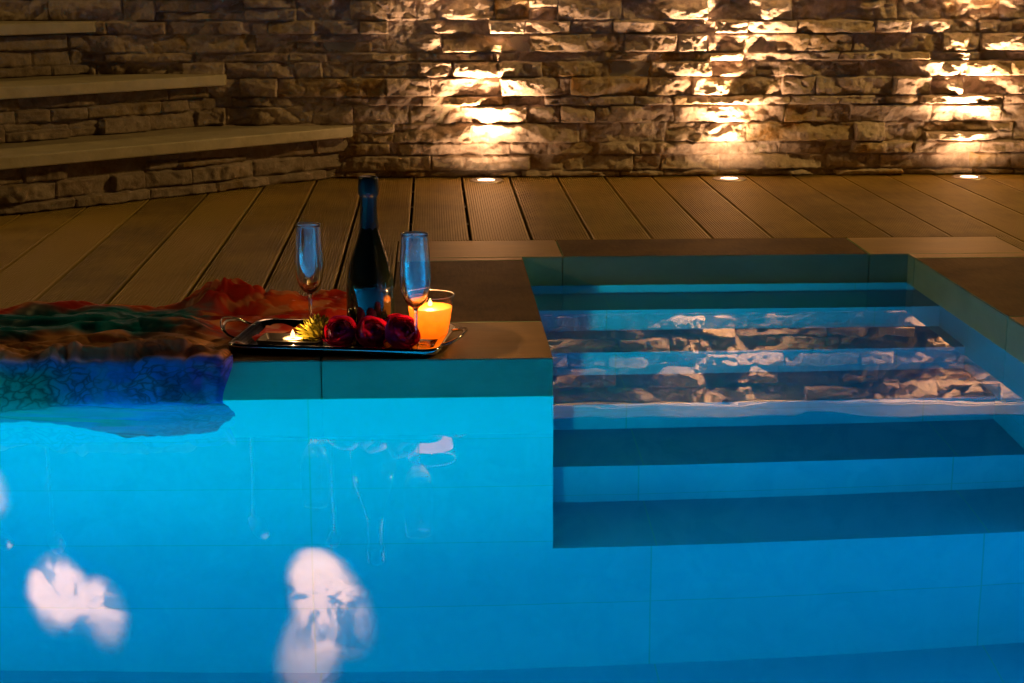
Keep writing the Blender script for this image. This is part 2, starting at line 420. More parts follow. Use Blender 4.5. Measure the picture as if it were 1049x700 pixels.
# corner steps: three diagonal stone treads
ANG = R(40.4); DU = (cos(ANG), sin(ANG)); DN = (sin(ANG), -cos(ANG))
st = empty('corner_steps', (-.9, 5.0, 0), label='diagonal stone seat steps with pale slab treads in the left corner', cat='steps')
tips = [(-.252, .168), (-.645, .332), (-1.04, .497)]
z_prev = 0
for k, (tx, zt) in enumerate(tips):
    ty = WY-.05; Ln = 3.2
    sx, sy = tx-DU[0]*Ln, ty-DU[1]*Ln
    slab = [(sx, sy), (tx, ty), (tx, WY), (tx-.01, WY+.001), (sx-DN[0]*0-.0, WY+.001)]
    slab = [(sx, sy), (tx, ty), (tx+.002, WY-.004), (sx, WY-.004)]
    b = MB().prism(slab, zt-.034, zt).build('tread_slab', M_SLAB, st)
    bv = b.modifiers.new('bevel', 'BEVEL'); bv.width = .004; bv.segments = 2
    rel(b, st)
    off = .075   # face plane behind the slab nose
    fx, fy = tx-DN[0]*off, ty-DN[1]*off
    hh = zt-.035-z_prev
    rr = [hh*.24, hh*.38, hh*.38] if k != 1 else [hh*.4, hh*.3, hh*.3]
    fsx, fsy = fx-DU[0]*(Ln-.1), fy-DU[1]*(Ln-.1)
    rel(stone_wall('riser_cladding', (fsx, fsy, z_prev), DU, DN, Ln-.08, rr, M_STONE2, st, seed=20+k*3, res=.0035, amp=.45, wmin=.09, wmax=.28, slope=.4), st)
    z_prev = zt

# terrace behind the wall and the rear lit wall that shows only as reflections in the pool
tp = MB().add([(-14, WY+.3, .6), (14, WY+.3, .6), (14, 40, .6), (-14, 40, .6)], [(0, 1, 2, 3)]).build('terrace', M_SOIL)
tag(tp, kind='structure')

# ------------------------------------------------------------------ deck
def deck():
    v = []; f = []; tone = []
    pitch = .1535; x00 = -.058
    rp = .0064; dep = .0026
    for k in range(-26, 24):
        xa = x00+k*pitch+.0042; xb = x00+(k+1)*pitch-.0042
        segs = []
        if xb <= -.088 or xa >= 1.436:
            segs.append((xa, xb, 3.186, 5.40))
        else:
            segs.append((xa, xb, 4.134, 5.40))
            if xa < -.088: segs.append((xa, -.088, 3.186, 4.1335))
            if xb > 1.436: segs.append((1.436, xb, 3.186, 4.1335))
        t = random.random()
        for (a, b, y0, y1) in segs:
            if b-a < .008: continue
            n = max(1, int((b-a)/rp)); w = (b-a)/n
            prof = [(a, -.024), (a, -.001)]
            for i in range(n):
                l = a+i*w
                prof += [(l+w*.08 if i else l+.001, 0), (l+w*.5, 0), (l+w*.6, -dep), (l+w*.96, -dep)]
            prof[-2:] = [(b-.001, 0)]
            prof += [(b, -.001), (b, -.024)]
            s = len(v)
            for (x, z) in prof: v.append((x, y0, z)); v.append((x, y1, z))
            m = len(prof)
            for i in range(m-1): f.append((s+2*i, s+2*i+1, s+2*i+3, s+2*i+2))
            f.append(tuple(s+2*i for i in range(m)))
            f.append(tuple(s+2*i+1 for i in range(m))[::-1])
            tone += [t]*(2*m)
    o = mesh_obj('deck', v, f, M_DECK)
    at = o.data.attributes.new('tone', 'FLOAT', 'POINT'); at.data.foreach_set('value', tone)
    tag(o, kind='structure')
    j = MB()
    for y in np.arange(3.25, 5.4, .32):
        if y > 4.15: j.box(-4, 3.6, y, y+.04, -.06, -.0245)
        else: j.box(-4, -.1, y, y+.04, -.06, -.0245); j.box(1.45, 3.6, y, y+.04, -.06, -.0245)
    tag(j.build('deck_joists', M_JOIST), kind='structure')
deck()
g = MB()
for (x0, x1, y0, y1) in ((-40, -.35, 2.95, 60), (-.35, 1.5, 4.0, 60), (1.5, 40, 2.95, 60), (-40, -3.6, -40, 2.95), (3.8, 40, -40, 2.95), (-3.6, 3.8, -40, -2.6)):
    g.add([(x0, y0, -.12), (x1, y0, -.12), (x1, y1, -.12), (x0, y1, -.12)], [(0, 1, 2, 3)])
tag(g.build('ground', M_SOIL), kind='structure')

# ------------------------------------------------------------------ pool: coping, basin, water
NX0, NX1, NY0, NY1 = .213, 1.138, 2.878, 3.893
CT = -.0735
cop = empty('pool_coping', (0, 2.9, 0), kind='structure')
G = .0009
def cslab(x0, x1, y0, y1, mat):
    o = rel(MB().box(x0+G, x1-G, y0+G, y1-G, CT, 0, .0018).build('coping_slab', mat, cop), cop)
    o.data.materials.append(M_SIDE_GLOW)
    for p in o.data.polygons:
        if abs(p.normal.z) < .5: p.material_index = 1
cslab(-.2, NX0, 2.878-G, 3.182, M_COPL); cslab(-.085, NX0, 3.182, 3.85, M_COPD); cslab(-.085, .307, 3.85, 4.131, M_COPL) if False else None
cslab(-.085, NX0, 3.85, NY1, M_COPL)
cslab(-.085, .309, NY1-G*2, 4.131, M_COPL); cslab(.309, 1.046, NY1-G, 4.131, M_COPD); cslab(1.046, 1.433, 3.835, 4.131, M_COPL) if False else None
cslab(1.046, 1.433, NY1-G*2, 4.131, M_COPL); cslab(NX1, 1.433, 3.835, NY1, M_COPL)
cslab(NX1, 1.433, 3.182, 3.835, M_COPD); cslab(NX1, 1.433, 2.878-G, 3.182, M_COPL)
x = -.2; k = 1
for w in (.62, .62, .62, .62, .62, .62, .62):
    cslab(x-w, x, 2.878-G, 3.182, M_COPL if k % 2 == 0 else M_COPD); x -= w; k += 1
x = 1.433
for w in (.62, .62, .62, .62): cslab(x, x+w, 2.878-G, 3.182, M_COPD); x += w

PX0, PX1, PY0, FZ = -2.2, 3.0, -2.3, -1.312
NW = 1.166
def basin():
    v = []; f = []; mi = []
    def q(a, b, c, d, m):
        s = len(v); v.extend([a, b, c, d]); f.append((s, s+1, s+2, s+3)); mi.append(m)
    T = CT+.0005
    # floor, side walls, near wall
    q((PX0, PY0, FZ), (PX1, PY0, FZ), (PX1, NY0, FZ), (PX0, NY0, FZ), 2)
    q((PX0, PY0, T), (PX0, PY0, FZ), (PX0, NY0, FZ), (PX0, NY0, T), 1)
    q((PX1, PY0, T), (PX1, NY0, T), (PX1, NY0, FZ), (PX1, PY0, FZ), 1)
    q((PX0, PY0, T), (PX1, PY0, T), (PX1, PY0, FZ), (PX0, PY0, FZ), 4)
    lev = [-.162, -.357, -.531, -.685, -.862]; fr = [3.707, 3.512, 3.298, 3.083, NY0]
    # front wall left and right of the niche, below the last tread
    q((PX0, NY0, T), (PX0, NY0, FZ), (NX0, NY0, FZ), (NX0, NY0, T), 0)
    q((NW, NY0, T), (NW, NY0, FZ), (PX1, NY0, FZ), (PX1, NY0, T), 0)
    q((NX0, NY0, lev[4]), (NX0, NY0, FZ), (NW, NY0, FZ), (NW, NY0, lev[4]), 0)
    # niche back and cheeks
    q((NX0, NY1, T), (NX0, NY1, lev[0]), (NW, NY1, lev[0]), (NW, NY1, T), 0)
    q((NX0, NY0, T), (NX0, NY0, lev[4]), (NX0, NY1, lev[4]), (NX0, NY1, T), 1)
    q((NW, NY1, T), (NW, NY1, lev[4]), (NW, NY0, lev[4]), (NW, NY0, T), 1)
    yb = NY1
    for i in range(5):
        q((NX0, fr[i], lev[i]), (NW, fr[i], lev[i]), (NW, yb, lev[i]), (NX0, yb, lev[i]), 3)
        if i < 4: q((NX0, fr[i], lev[i]), (NX0, fr[i], lev[i+1]), (NW, fr[i], lev[i+1]), (NW, fr[i], lev[i]), 0)
        yb = fr[i]
    o = mesh_obj('pool_basin', v, f, None, mats=[M_TW, M_TS, M_TF, M_TT, M_TN], midx=mi)
    tag(o, kind='structure')
basin()
# pool rim outside the view (sides and near end)
rim = MB()
rim.box(PX0-.3, PX0, PY0-.3, 2.876, CT, 0, .002).box(PX1, PX1+.3, PY0-.3, 2.876, CT, 0, .002).box(PX0+.001, PX1-.001, PY0-.3, PY0, CT, 0, .002)
tag(rim.build('pool_rim', M_COPL), kind='structure')
WZ = -.07
e = .0005
wv = [(PX0, PY0, WZ), (PX1, PY0, WZ), (PX1, NY0, WZ), (NX1, NY0, WZ), (NX1, NY1, WZ), (NX0, NY1, WZ), (NX0, NY0, WZ), (PX0, NY0, WZ)]
tag(mesh_obj('pool_water', wv, [(0, 1, 2, 3, 6, 7), (6, 3, 4, 5)], M_WATER), kind='structure')

# underwater lamps (outside the frame, in the side and near walls; front-wall pair added as fill)
def pool_lamp(loc, rz, beams, label):
    t = empty('pool_lamp', loc, rz, label, 'pool lamp', 'underwater pool lamps')
    o = lathe('housing', [(0, -.02), (.11, -.02), (.11, .008), (.095, .012), (.09, .004), (0, .004)], M_STEEL, t); o.rotation_euler = (R(-90), 0, 0)
    o = lathe('lens', [(0, .006), (.088, .006), (.088, .004), (0, .004)], M_PLENS, t); o.rotation_euler = (R(-90), 0, 0)
    for (kind, power, col, cone, aim) in beams:
        ld = bpy.data.lights.new('pool_beam', kind); ld.energy = power; ld.color = col
        lo = bpy.data.objects.new('pool_beam', ld); link(lo, t); lo.location = (0, .03, 0)
        if kind == 'AREA':
            ld.shape = 'DISK'; ld.size = .18; lo.rotation_euler = (R(90), 0, 0)
        else:
            ld.spot_size = R(cone); ld.spot_blend = 1.; ld.shadow_soft_size = .08
            d = Matrix.Rotation(-rz, 3, 'Z') @ (Vector(aim)-Vector(loc))
            lo.rotation_mode = 'QUATERNION'; lo.rotation_quaternion = (-d).to_track_quat('Z', 'Y')
    return t
pool_lamp((PX0+.02, 1.3, -.5), R(-90), [('AREA', 18, (0, .62, .66), 0, None)], 'round pool lamp in the left pool wall lighting the cyan corner')
pool_lamp((-.7, PY0+.02, -.55), 0, [('AREA', 18, (0, .36, .90), 0, None), ('SPOT', 1080, (0, .72, .70), 30, (-.25, 2.88, .28))], 'round pool lamp in the near pool wall on the left')
pool_lamp((1.4, PY0+.02, -.55), 0, [('AREA', 12, (0, .36, .90), 0, None)], 'round pool lamp in the near pool wall on the right')
pool_lamp((-1.75, NY0-.022, -.5), R(180), [('AREA', 165, (0, .52, .80), 0, None)], 'added pool lamp brightening the near wall, left of the scarf')  # this lamp and the next are added so bounced light reaches the coping
pool_lamp((2.2, NY0-.022, -.5), R(180), [('AREA', 110, (0, .45, .85), 0, None)], 'added pool lamp brightening the near wall, right of the pool steps')

# ------------------------------------------------------------------ recessed deck spotlights
WARM = (1, .58, .29)
labels = ['recessed deck spotlight nearest the dark bottle', 'middle recessed deck spotlight at the foot of the stone wall', 'recessed deck spotlight farthest from the bottle']
for k, (px, py) in enumerate(((.172, 5.258), (.948, 5.258), (1.724, 5.258), (2.50, 5.258))):
    t = empty('deck_spotlight', (px, py, 0), 0, labels[k] if k < 3 else 'recessed deck spotlight beyond the right edge of the view', 'spotlight', 'spotlights set in the deck')
    lathe('steel_ring', [(.030, .0005), (.030, .004), (.050, .004), (.055, .0012), (.055, .0003)], M_STEEL, t, 48)
    lathe('lens', [(0, .0032), (.027, .0028), (.0295, .0012)], M_LENS, t, 40)
    for nm, en, cone, bl, tilt in (('spot_beam', 150, 50, 1., 8), ('wide_beam', 66, 92, 1., 7), ('flood_beam', 4, 168, .5, 5)):
        ld = bpy.data.lights.new(nm, 'SPOT'); ld.energy = en; ld.color = WARM; ld.spot_size = R(cone); ld.spot_blend = bl; ld.shadow_soft_size = .038
        lo = bpy.data.objects.new(nm, ld); link(lo, t); lo.location = (0, 0, .012); lo.rotation_euler = (R(180-tilt), 0, 0)

# ------------------------------------------------------------------ rear lit wall: seen only mirrored in the water
rw = empty('rear_wall', (-1, 7.2, .6), label='rendered house wall beyond the garden wall, blotched to make its lit patches ragged', cat='wall')
rm, rnt, rp_ = principled('rear_render_coat', (.2, .15, .12), .8)
rg = N(rnt, 'ShaderNodeNewGeometry')
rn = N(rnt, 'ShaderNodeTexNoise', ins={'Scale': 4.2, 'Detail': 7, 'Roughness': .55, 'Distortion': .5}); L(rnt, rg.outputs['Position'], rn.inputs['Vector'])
rr0 = ramp(rnt, [(.42, (.012, .01, .008)), (.49, (.14, .11, .09)), (.58, (.26, .21, .17))], rn.outputs[0]); L(rnt, rr0.outputs[0], rp_.inputs['Base Color'])  # dark blotches put into the colour to break up the mirrored glows
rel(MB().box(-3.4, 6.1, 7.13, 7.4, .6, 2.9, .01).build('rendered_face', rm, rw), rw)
def wall_spot(x, z, tx, tz, energy, cone, lab):
    t = empty('wall_spotlight', (x, 6.6, z), 0, lab, 'spotlight', 'spotlights on the rear terrace')
    d = Vector((tx-x, .5, tz-z)).normalized(); q = (-d).to_track_quat('Z', 'Y')
    o = lathe('lamp_body', [(0, -.0), (.025, 0), (.03, .03), (.03, .09), (.027, .09), (.024, .05), (0, .05)], M_STEEL, t, 24)
    o.rotation_mode = 'QUATERNION'; o.rotation_quaternion = d.to_track_quat('Z', 'Y')
    MB().tube([(0, 0, 0), (0, 0, .6-z)], .008).build('post', M_STEEL, t)
    ld = bpy.data.lights.new('spot_beam', 'SPOT'); ld.energy = energy; ld.color = (1, .62, .40); ld.spot_size = R(cone); ld.spot_blend = 1.; ld.shadow_soft_size = .02
    lo = bpy.data.objects.new('spot_beam', ld); link(lo, t); lo.location = d*.06; lo.rotation_mode = 'QUATERNION'; lo.rotation_quaternion = q
wall_spot(-1.80, 1.5, -1.70, 1.92, 1612, 27, 'leftmost of the small post spotlights on the rear terrace')
wall_spot(-1.58, 1.52, -1.52, 2.0, 1092, 22, 'post spotlight aimed beside the left patch')
wall_spot(-.75, 1.45, -.53, 1.95, 1820, 29, 'post spotlight aimed at the wall patch near the middle')
wall_spot(-.42, 1.5, -.56, 2.2, 988, 22, 'post spotlight aimed high near the middle')
wall_spot(-2.4, 1.1, -2.08, 1.42, 780, 22, 'post spotlight aimed low at the far left of the rear wall')

# garden lanterns outside the frame; the right one is added to light the deck
def lantern(loc, h, energy, col, lab, aim):
    t = empty('garden_lantern', (loc[0], loc[1], loc[2]), 0, lab, 'lantern', 'tall garden lanterns')
    MB().tube([(0, 0, 0), (0, 0, h)], .018, 12).build('post', M_BLACK, t, True)
    lathe('cap', [(0, h+.24), (.02, h+.23), (.11, h+.17), (.11, h+.16), (0, h+.165)], M_BLACK, t, 32)
    lathe('globe', [(0, h), (.05, h+.005), (.075, h+.06), (.07, h+.13), (.04, h+.16), (0, h+.16)], M_LENS, t, 32)
    ld = bpy.data.lights.new('lantern_light', 'SPOT'); ld.energy = energy; ld.color = col; ld.shadow_soft_size = .1; ld.spot_size = R(74); ld.spot_blend = .8
    lo = bpy.data.objects.new('lantern_light', ld); link(lo, t)
    d = Vector((aim[0]-loc[0], aim[1]-loc[1], aim[2]-h)).normalized()
    lo.location = Vector((0, 0, h-.03))+d*.12; lo.rotation_mode = 'QUATERNION'; lo.rotation_quaternion = (-d).to_track_quat('Z', 'Y')
lantern((-3.0, 4.2, 0), 1.9, 34, (1, .60, .16), 'tall lantern on the deck beyond the left edge', (-.6, 4.4, 0))
lantern((3.45, 4.6, 0), 2.3, 200, (1, .60, .16), 'added tall lantern beyond the right edge, warming the deck', (.7, 4.2, 0))
# ------------------------------------------------------------------ serving tray and things on it
TA = R(-9.5)
TC = Vector((-.166, 3.022, 0))
tray = empty('serving_tray', TC, TA, 'polished silver serving tray with loop handles at the pool corner', 'tray')
def rrect(hx, hy, r, n=8):
    out = []
    for (cx, cy, a0) in ((hx-r, hy-r, 0), (-hx+r, hy-r, 90), (-hx+r, -hy+r, 180), (hx-r, -hy+r, 270)):
        for k in range(n+1):
            a = R(a0+90*k/n); out.append((cx+r*cos(a), cy+r*sin(a)))
    return out
def tray_body():
    hx, hy = .186, .105
    loops = [(hx-.035, hy-.035, .002), (hx-.022, hy-.022, .0022), (hx-.012, hy-.012, .009), (hx-.003, hy-.003, .0155), (hx+.004, hy+.004, .0172), (hx+.009, hy+.009, .0160), (hx+.0095, hy+.0095, .0115), (hx+.005, hy+.005, .0045), (hx-.006, hy-.006, .0003)]
    v = []; f = []; n = None
    for (a, b, z) in loops:
        l = rrect(a, b, .03); n = len(l); v += [(x, y, z) for x, y in l]
    for i in range(len(loops)-1):
        for k in range(n): f.append((i*n+k, i*n+(k+1) % n, (i+1)*n+(k+1) % n, (i+1)*n+k))
    f.append(tuple(range(n))[::-1]); f.append(tuple((len(loops)-1)*n+k for k in range(n)))
    return mesh_obj('tray_body', v, f, M_SILVER, tray, True)
tray_body()
for s in (-1, 1):
    b = MB()
    for dz, rr_, ex in ((0, .0032, 0), (.006, .002, .006)):
        pts = []
        for k in range(25):
            a = pi*k/24
            pts.append((s*(.184+.040*sin(a)**.7+ex*sin(a)), .056*cos(a)*(1+.12*sin(3*a)), .013+(.020 if s < 0 else .009)*sin(a)+dz*sin(a)))
        b.tube(pts, rr_, 8)
    b.build('handle', M_SILVER, tray, True)

def onz(x, y): return (x, y, .0023)

# bottle
bt = empty('champagne_bottle', onz(-.117, 3.05), 0, 'dark champagne bottle with blue foil neck standing on the tray', 'bottle')
prof = [(0, .006), (.03, .002), (.040, 0), (.0435, .004), (.0445, .012), (.0445, .085), (.044, .10), (.0415, .122), (.036, .145), (.0285, .168), (.0215, .190), (.0172, .208), (.0155, .224)]
lathe('glass_body', prof[:5]+spline(prof[5:], 5), M_BOTTLE, bt)
fp = [(.0176, .2075), (.0168, .215), (.0158, .226), (.0150, .245), (.0150, .262), (.0158, .2665), (.0182, .269), (.0188, .275), (.0184, .285), (.0176, .298), (.0165, .3015), (.012, .303), (0, .3035)]
fo = lathe('foil', fp, M_FOIL, bt)
me = fo.data
for v in me.vertices:
    a = math.atan2(v.co.y, v.co.x); w = .0004*sin(9*a+v.co.z*300)+.0003*sin(17*a-v.co.z*520)
    r = math.hypot(v.co.x, v.co.y)
    if r > .005: v.co.x *= 1+w/r; v.co.y *= 1+w/r
    if abs(v.co.z-.2075) < .0003: v.co.z += .0016*sin(7*a)+.001*sin(12*a)
b = MB()
pts = [(.0045*cos(2*pi*k/20), -.0164, .2705+.0036*sin(2*pi*k/20)) for k in range(20)]
pts = [(x, -math.sqrt(max(0, .0192**2-x*x)), z) for x, y, z in pts]
b.v = pts+[(0, -.0194, .2705)]; b.f = [(k, (k+1) % 20, 20) for k in range(20)]
b.build('emblem', M_EMB, fo)

# flutes
def flute(loc, label, sc=1.):
    t = empty('champagne_flute', loc, 0, label, 'flute glass', 'champagne flutes on the tray')
    outer = [(.030, .0008), (.0302, .0022), (.022, .0034), (.010, .006), (.0042, .011), (.0034, .025), (.0033, .055), (.0038, .070), (.0065, .0765), (.0145, .083), (.0215, .094), (.0262, .112), (.0278, .130), (.0274, .155), (.0258, .185), (.0240, .2115)]
    inner = [(.0232, .2117), (.0250, .185), (.0266, .155), (.0270, .130), (.0254, .113), (.0206, .0960), (.0132, .0862), (.006, .0818), (0, .0805)]
    pr = [(0, .0)]+[(.028, 0)]+spline(outer, 4)+[(.0237, .2121)]+spline(inner, 4)
    o = lathe('bowl_and_stem', pr, M_GLASS, t, 72)
    o.scale = (sc, sc, sc)
    b = MB(); b.tube([(.02375*cos(2*pi*k/56), .02375*sin(2*pi*k/56), .2118) for k in range(56)], .00055, 6, True); b.build('rim', M_RIM_GLINT, o, True)  # ring added as the rim highlight
    return t
flute(onz(-.233, 3.105), 'tall clear flute glass left of the bottle behind the yellow flower', .972)
flute(onz(-.032, 2.952), 'tall clear flute glass in front of the orange candle jar', 1.0)

# candle jar
cj = empty('candle_jar', onz(-.006, 3.02), 0, 'lit orange candle in a flared clear glass jar on the tray', 'candle')
gj = lathe('glass_jar', [(0, 0), (.027, 0), (.0295, .002), (.0300, .006), (.0355, .045), (.0412, .091), (.0408, .0925), (.0400, .0915), (.0344, .045), (.0292, .0108), (.026, .0095), (0, .0095)], M_THIN, cj, 72)
b = MB(); b.tube([(.0406*cos(2*pi*k/56), .0406*sin(2*pi*k/56), .092) for k in range(56)], .0007, 6, True); b.build('rim', M_RIM_GLINT, gj, True)  # ring added as the bright edge highlight of the jar
lathe('wax', [(0, .0092), (.0280, .0092), (.0290, .0112), (.0342, .045), (.0370, .0660), (.0366, .0680), (.0352, .0677), (.015, .0672), (0, .0672)], M_WAXO, cj, 64)
def flame(parent, z, s, power, col=(1, .5, .18)):
    lathe('flame', [(0, z), (.0030*s, z+.0015*s), (.0044*s, z+.005*s), (.0036*s, z+.009*s), (.0016*s, z+.0135*s), (0, z+.017*s)], M_FLAME, parent, 20)
    lathe('wick', [(.0006, z-.004), (.0006, z+.003), (0, z+.003)], M_WICK, parent, 8)
    ld = bpy.data.lights.new('candle_light', 'POINT'); ld.energy = power; ld.color = col; ld.shadow_soft_size = 0
    lo = bpy.data.objects.new('candle_light', ld); link(lo, parent); lo.location = (0, 0, z+.022*s)
flame(cj, .0682, .95, 1.0)
cj.scale = (1.1, 1.1, .94)

# tealight in a black dish
td = empty('tealight_dish', onz(-.262, 2.998), TA, 'small black square dish carrying the lit tealight', 'dish')
td_b = MB(); hx, hy = .058, .034
vs = []; fs = []
lp = [(hx-.004, hy-.004, 0), (hx, hy, .013), (hx-.003, hy-.003, .0135), (hx-.007, hy-.007, .0025)]
for a, b_, z in lp:
    vs += [(x, y, z) for x, y in rrect(a, b_, .005, 3)]
n = len(vs)//4
for i in range(3):
    for k in range(n): fs.append((i*n+k, i*n+(k+1) % n, (i+1)*n+(k+1) % n, (i+1)*n+k))
fs.append(tuple(range(n))[::-1]); fs.append(tuple(3*n+k for k in range(n)))
mesh_obj('dish_body', vs, fs, M_BLACK, td)
tl = empty('tealight', (-.258, 2.994, .0023+.0028), 0, 'white tealight with a bright flame in the black dish', 'candle')
lathe('metal_cup', [(0, 0), (.0188, 0), (.0192, .001), (.0192, .0105), (.0186, .0105), (.0184, .002), (0, .002)], M_CUP, tl, 40)
lathe('wax', [(0, .0025), (.018, .0025), (.018, .0092), (.012, .0088), (0, .0088)], M_WAXW, tl, 40)
flame(tl, .0098, 1.0, .4)

# ranunculus heads
def rose(loc, rad, tilt, seed, label):
    rnd = random.Random(seed)
    rad *= 1.07
    t = empty('ranunculus_head', loc, 0, label, 'flower', 'dark magenta flower heads along the tray front')
    v = []; f = []
    q = Matrix.Rotation(tilt[0], 3, 'X') @ Matrix.Rotation(tilt[1], 3, 'Y')
    def shell(r, a0, span, top, rough):
        nu, nv = 14, 12; s = len(v)
        for j in range(nv+1):
            ph = -pi/2+.15 + (top+pi/2-.15)*j/nv
            tj = j/nv
            for i in range(nu+1):
                ui = i/nu*2-1
                a = a0+ui*span*(1-.15*tj)
                edge = 1-.5*abs(ui)**3*tj
                ph2 = ph - (1-math.sqrt(max(0, 1-.5*ui*ui)))*.9*tj
                rr = r*(1+.035*sin(a*5+rough)*tj + .12*tj**5*(1 if rough > 1 else .3))
                p = Vector((rr*cos(ph2)*cos(a), rr*cos(ph2)*sin(a), rr*sin(ph2)*.92))
                v.append(tuple(q @ p))
        for j in range(nv):
            for i in range(nu):
                k = s+j*(nu+1)+i; f.append((k, k+1, k+nu+2, k+nu+1))
    L_ = 8
    for l in range(L_):
        r = rad*(.30+.70*l/(L_-1)); top = R(80-58*(l/(L_-1))**1.2)
        for k in range(4):
            shell(r*(1+rnd.uniform(-.035, .04)), l*1.3+k*pi/2+rnd.uniform(-.2, .2), R(62+10*rnd.random()), top+R(rnd.uniform(-7, 7)), rnd.uniform(0, 4))
    o = mesh_obj('petals', v, f, M_ROSE, t, True)
    o.location = (0, 0, rad*.9)
    m = MB(); bm = bmesh.new(); bmesh.ops.create_uvsphere(bm, u_segments=16, v_segments=10, radius=rad*.28)
    for v_ in bm.verts: v_.co = q @ v_.co
    me = bpy.data.meshes.new('heart'); bm.to_mesh(me); bm.free(); me.materials.append(M_ROSE)
    o2 = link(bpy.data.objects.new('heart', me), t); o2.location = (0, 0, rad*.9)
    return t
rose((-.170, 2.972, .0023), .0275, (R(52), R(-12)), 1, 'dark purple ranunculus head next to the yellow flower')
rose((-.112, 2.962, .0023), .0275, (R(48), R(18)), 2, 'dark purple ranunculus head in the middle of the three')
rose((-.058, 2.948, .0055), .0285, (R(55), R(25)), 3, 'dark magenta ranunculus head against the right flute stem')

rose((-.073, 3.0, .010), .023, (R(30), R(-20)), 8, 'bright red flower head half hidden behind the purple ones')

# yellow chrysanthemum heads
def mum(loc, rad, seed, n, label, tilt=.3):
    rnd = random.Random(seed)
    t = empty('chrysanthemum_head', loc, 0, label, 'flower', 'yellow green chrysanthemum heads on the tray')
    v = []; f = []
    for k in range(n):
        el = math.asin(min(1, .0+1.0*((k+.5)/n))); az = k*2.39996+rnd.uniform(-.1, .1)
        d = Vector((cos(el)*cos(az), cos(el)*sin(az), sin(el)+.03))
        ln = rad*rnd.uniform(.8, 1.08)*(1-.22*sin(el)); side = Vector((-sin(az), cos(az), 0)); nrm = d.cross(side).normalized()
        s = len(v); m = 6
        for j in range(m+1):
            u = j/m; w = rad*.13*sin(pi*min(1, u*.8+.12))**.7*(1 if u < 1 else .15)
            c = d*ln*u + Vector((0, 0, rad*.22*u*u*(1 if el > .5 else .6)))
            for e_ in (-1, 0, 1):
                v.append(tuple(c+side*w*e_ + nrm*(abs(e_)*w*.45)))
        for j in range(m):
            for i in range(2):
                q = s+j*3+i; f.append((q, q+1, q+4, q+3))
    o = mesh_obj('petals', v, f, M_MUM, t, True); o.location = (0, 0, .006)
    lathe('flower_base', [(0, 0), (rad*.22, 0), (rad*.3, .006), (rad*.15, .012), (0, .012)], M_MUM, t, 16)
    return t
mum((-.215, 3.015, .0023), .046, 4, 110, 'spiky yellow green chrysanthemum behind the black dish')
mum((-.148, 3.005, .0023), .022, 9, 50, 'small yellow chrysanthemum tucked behind the purple flower heads')

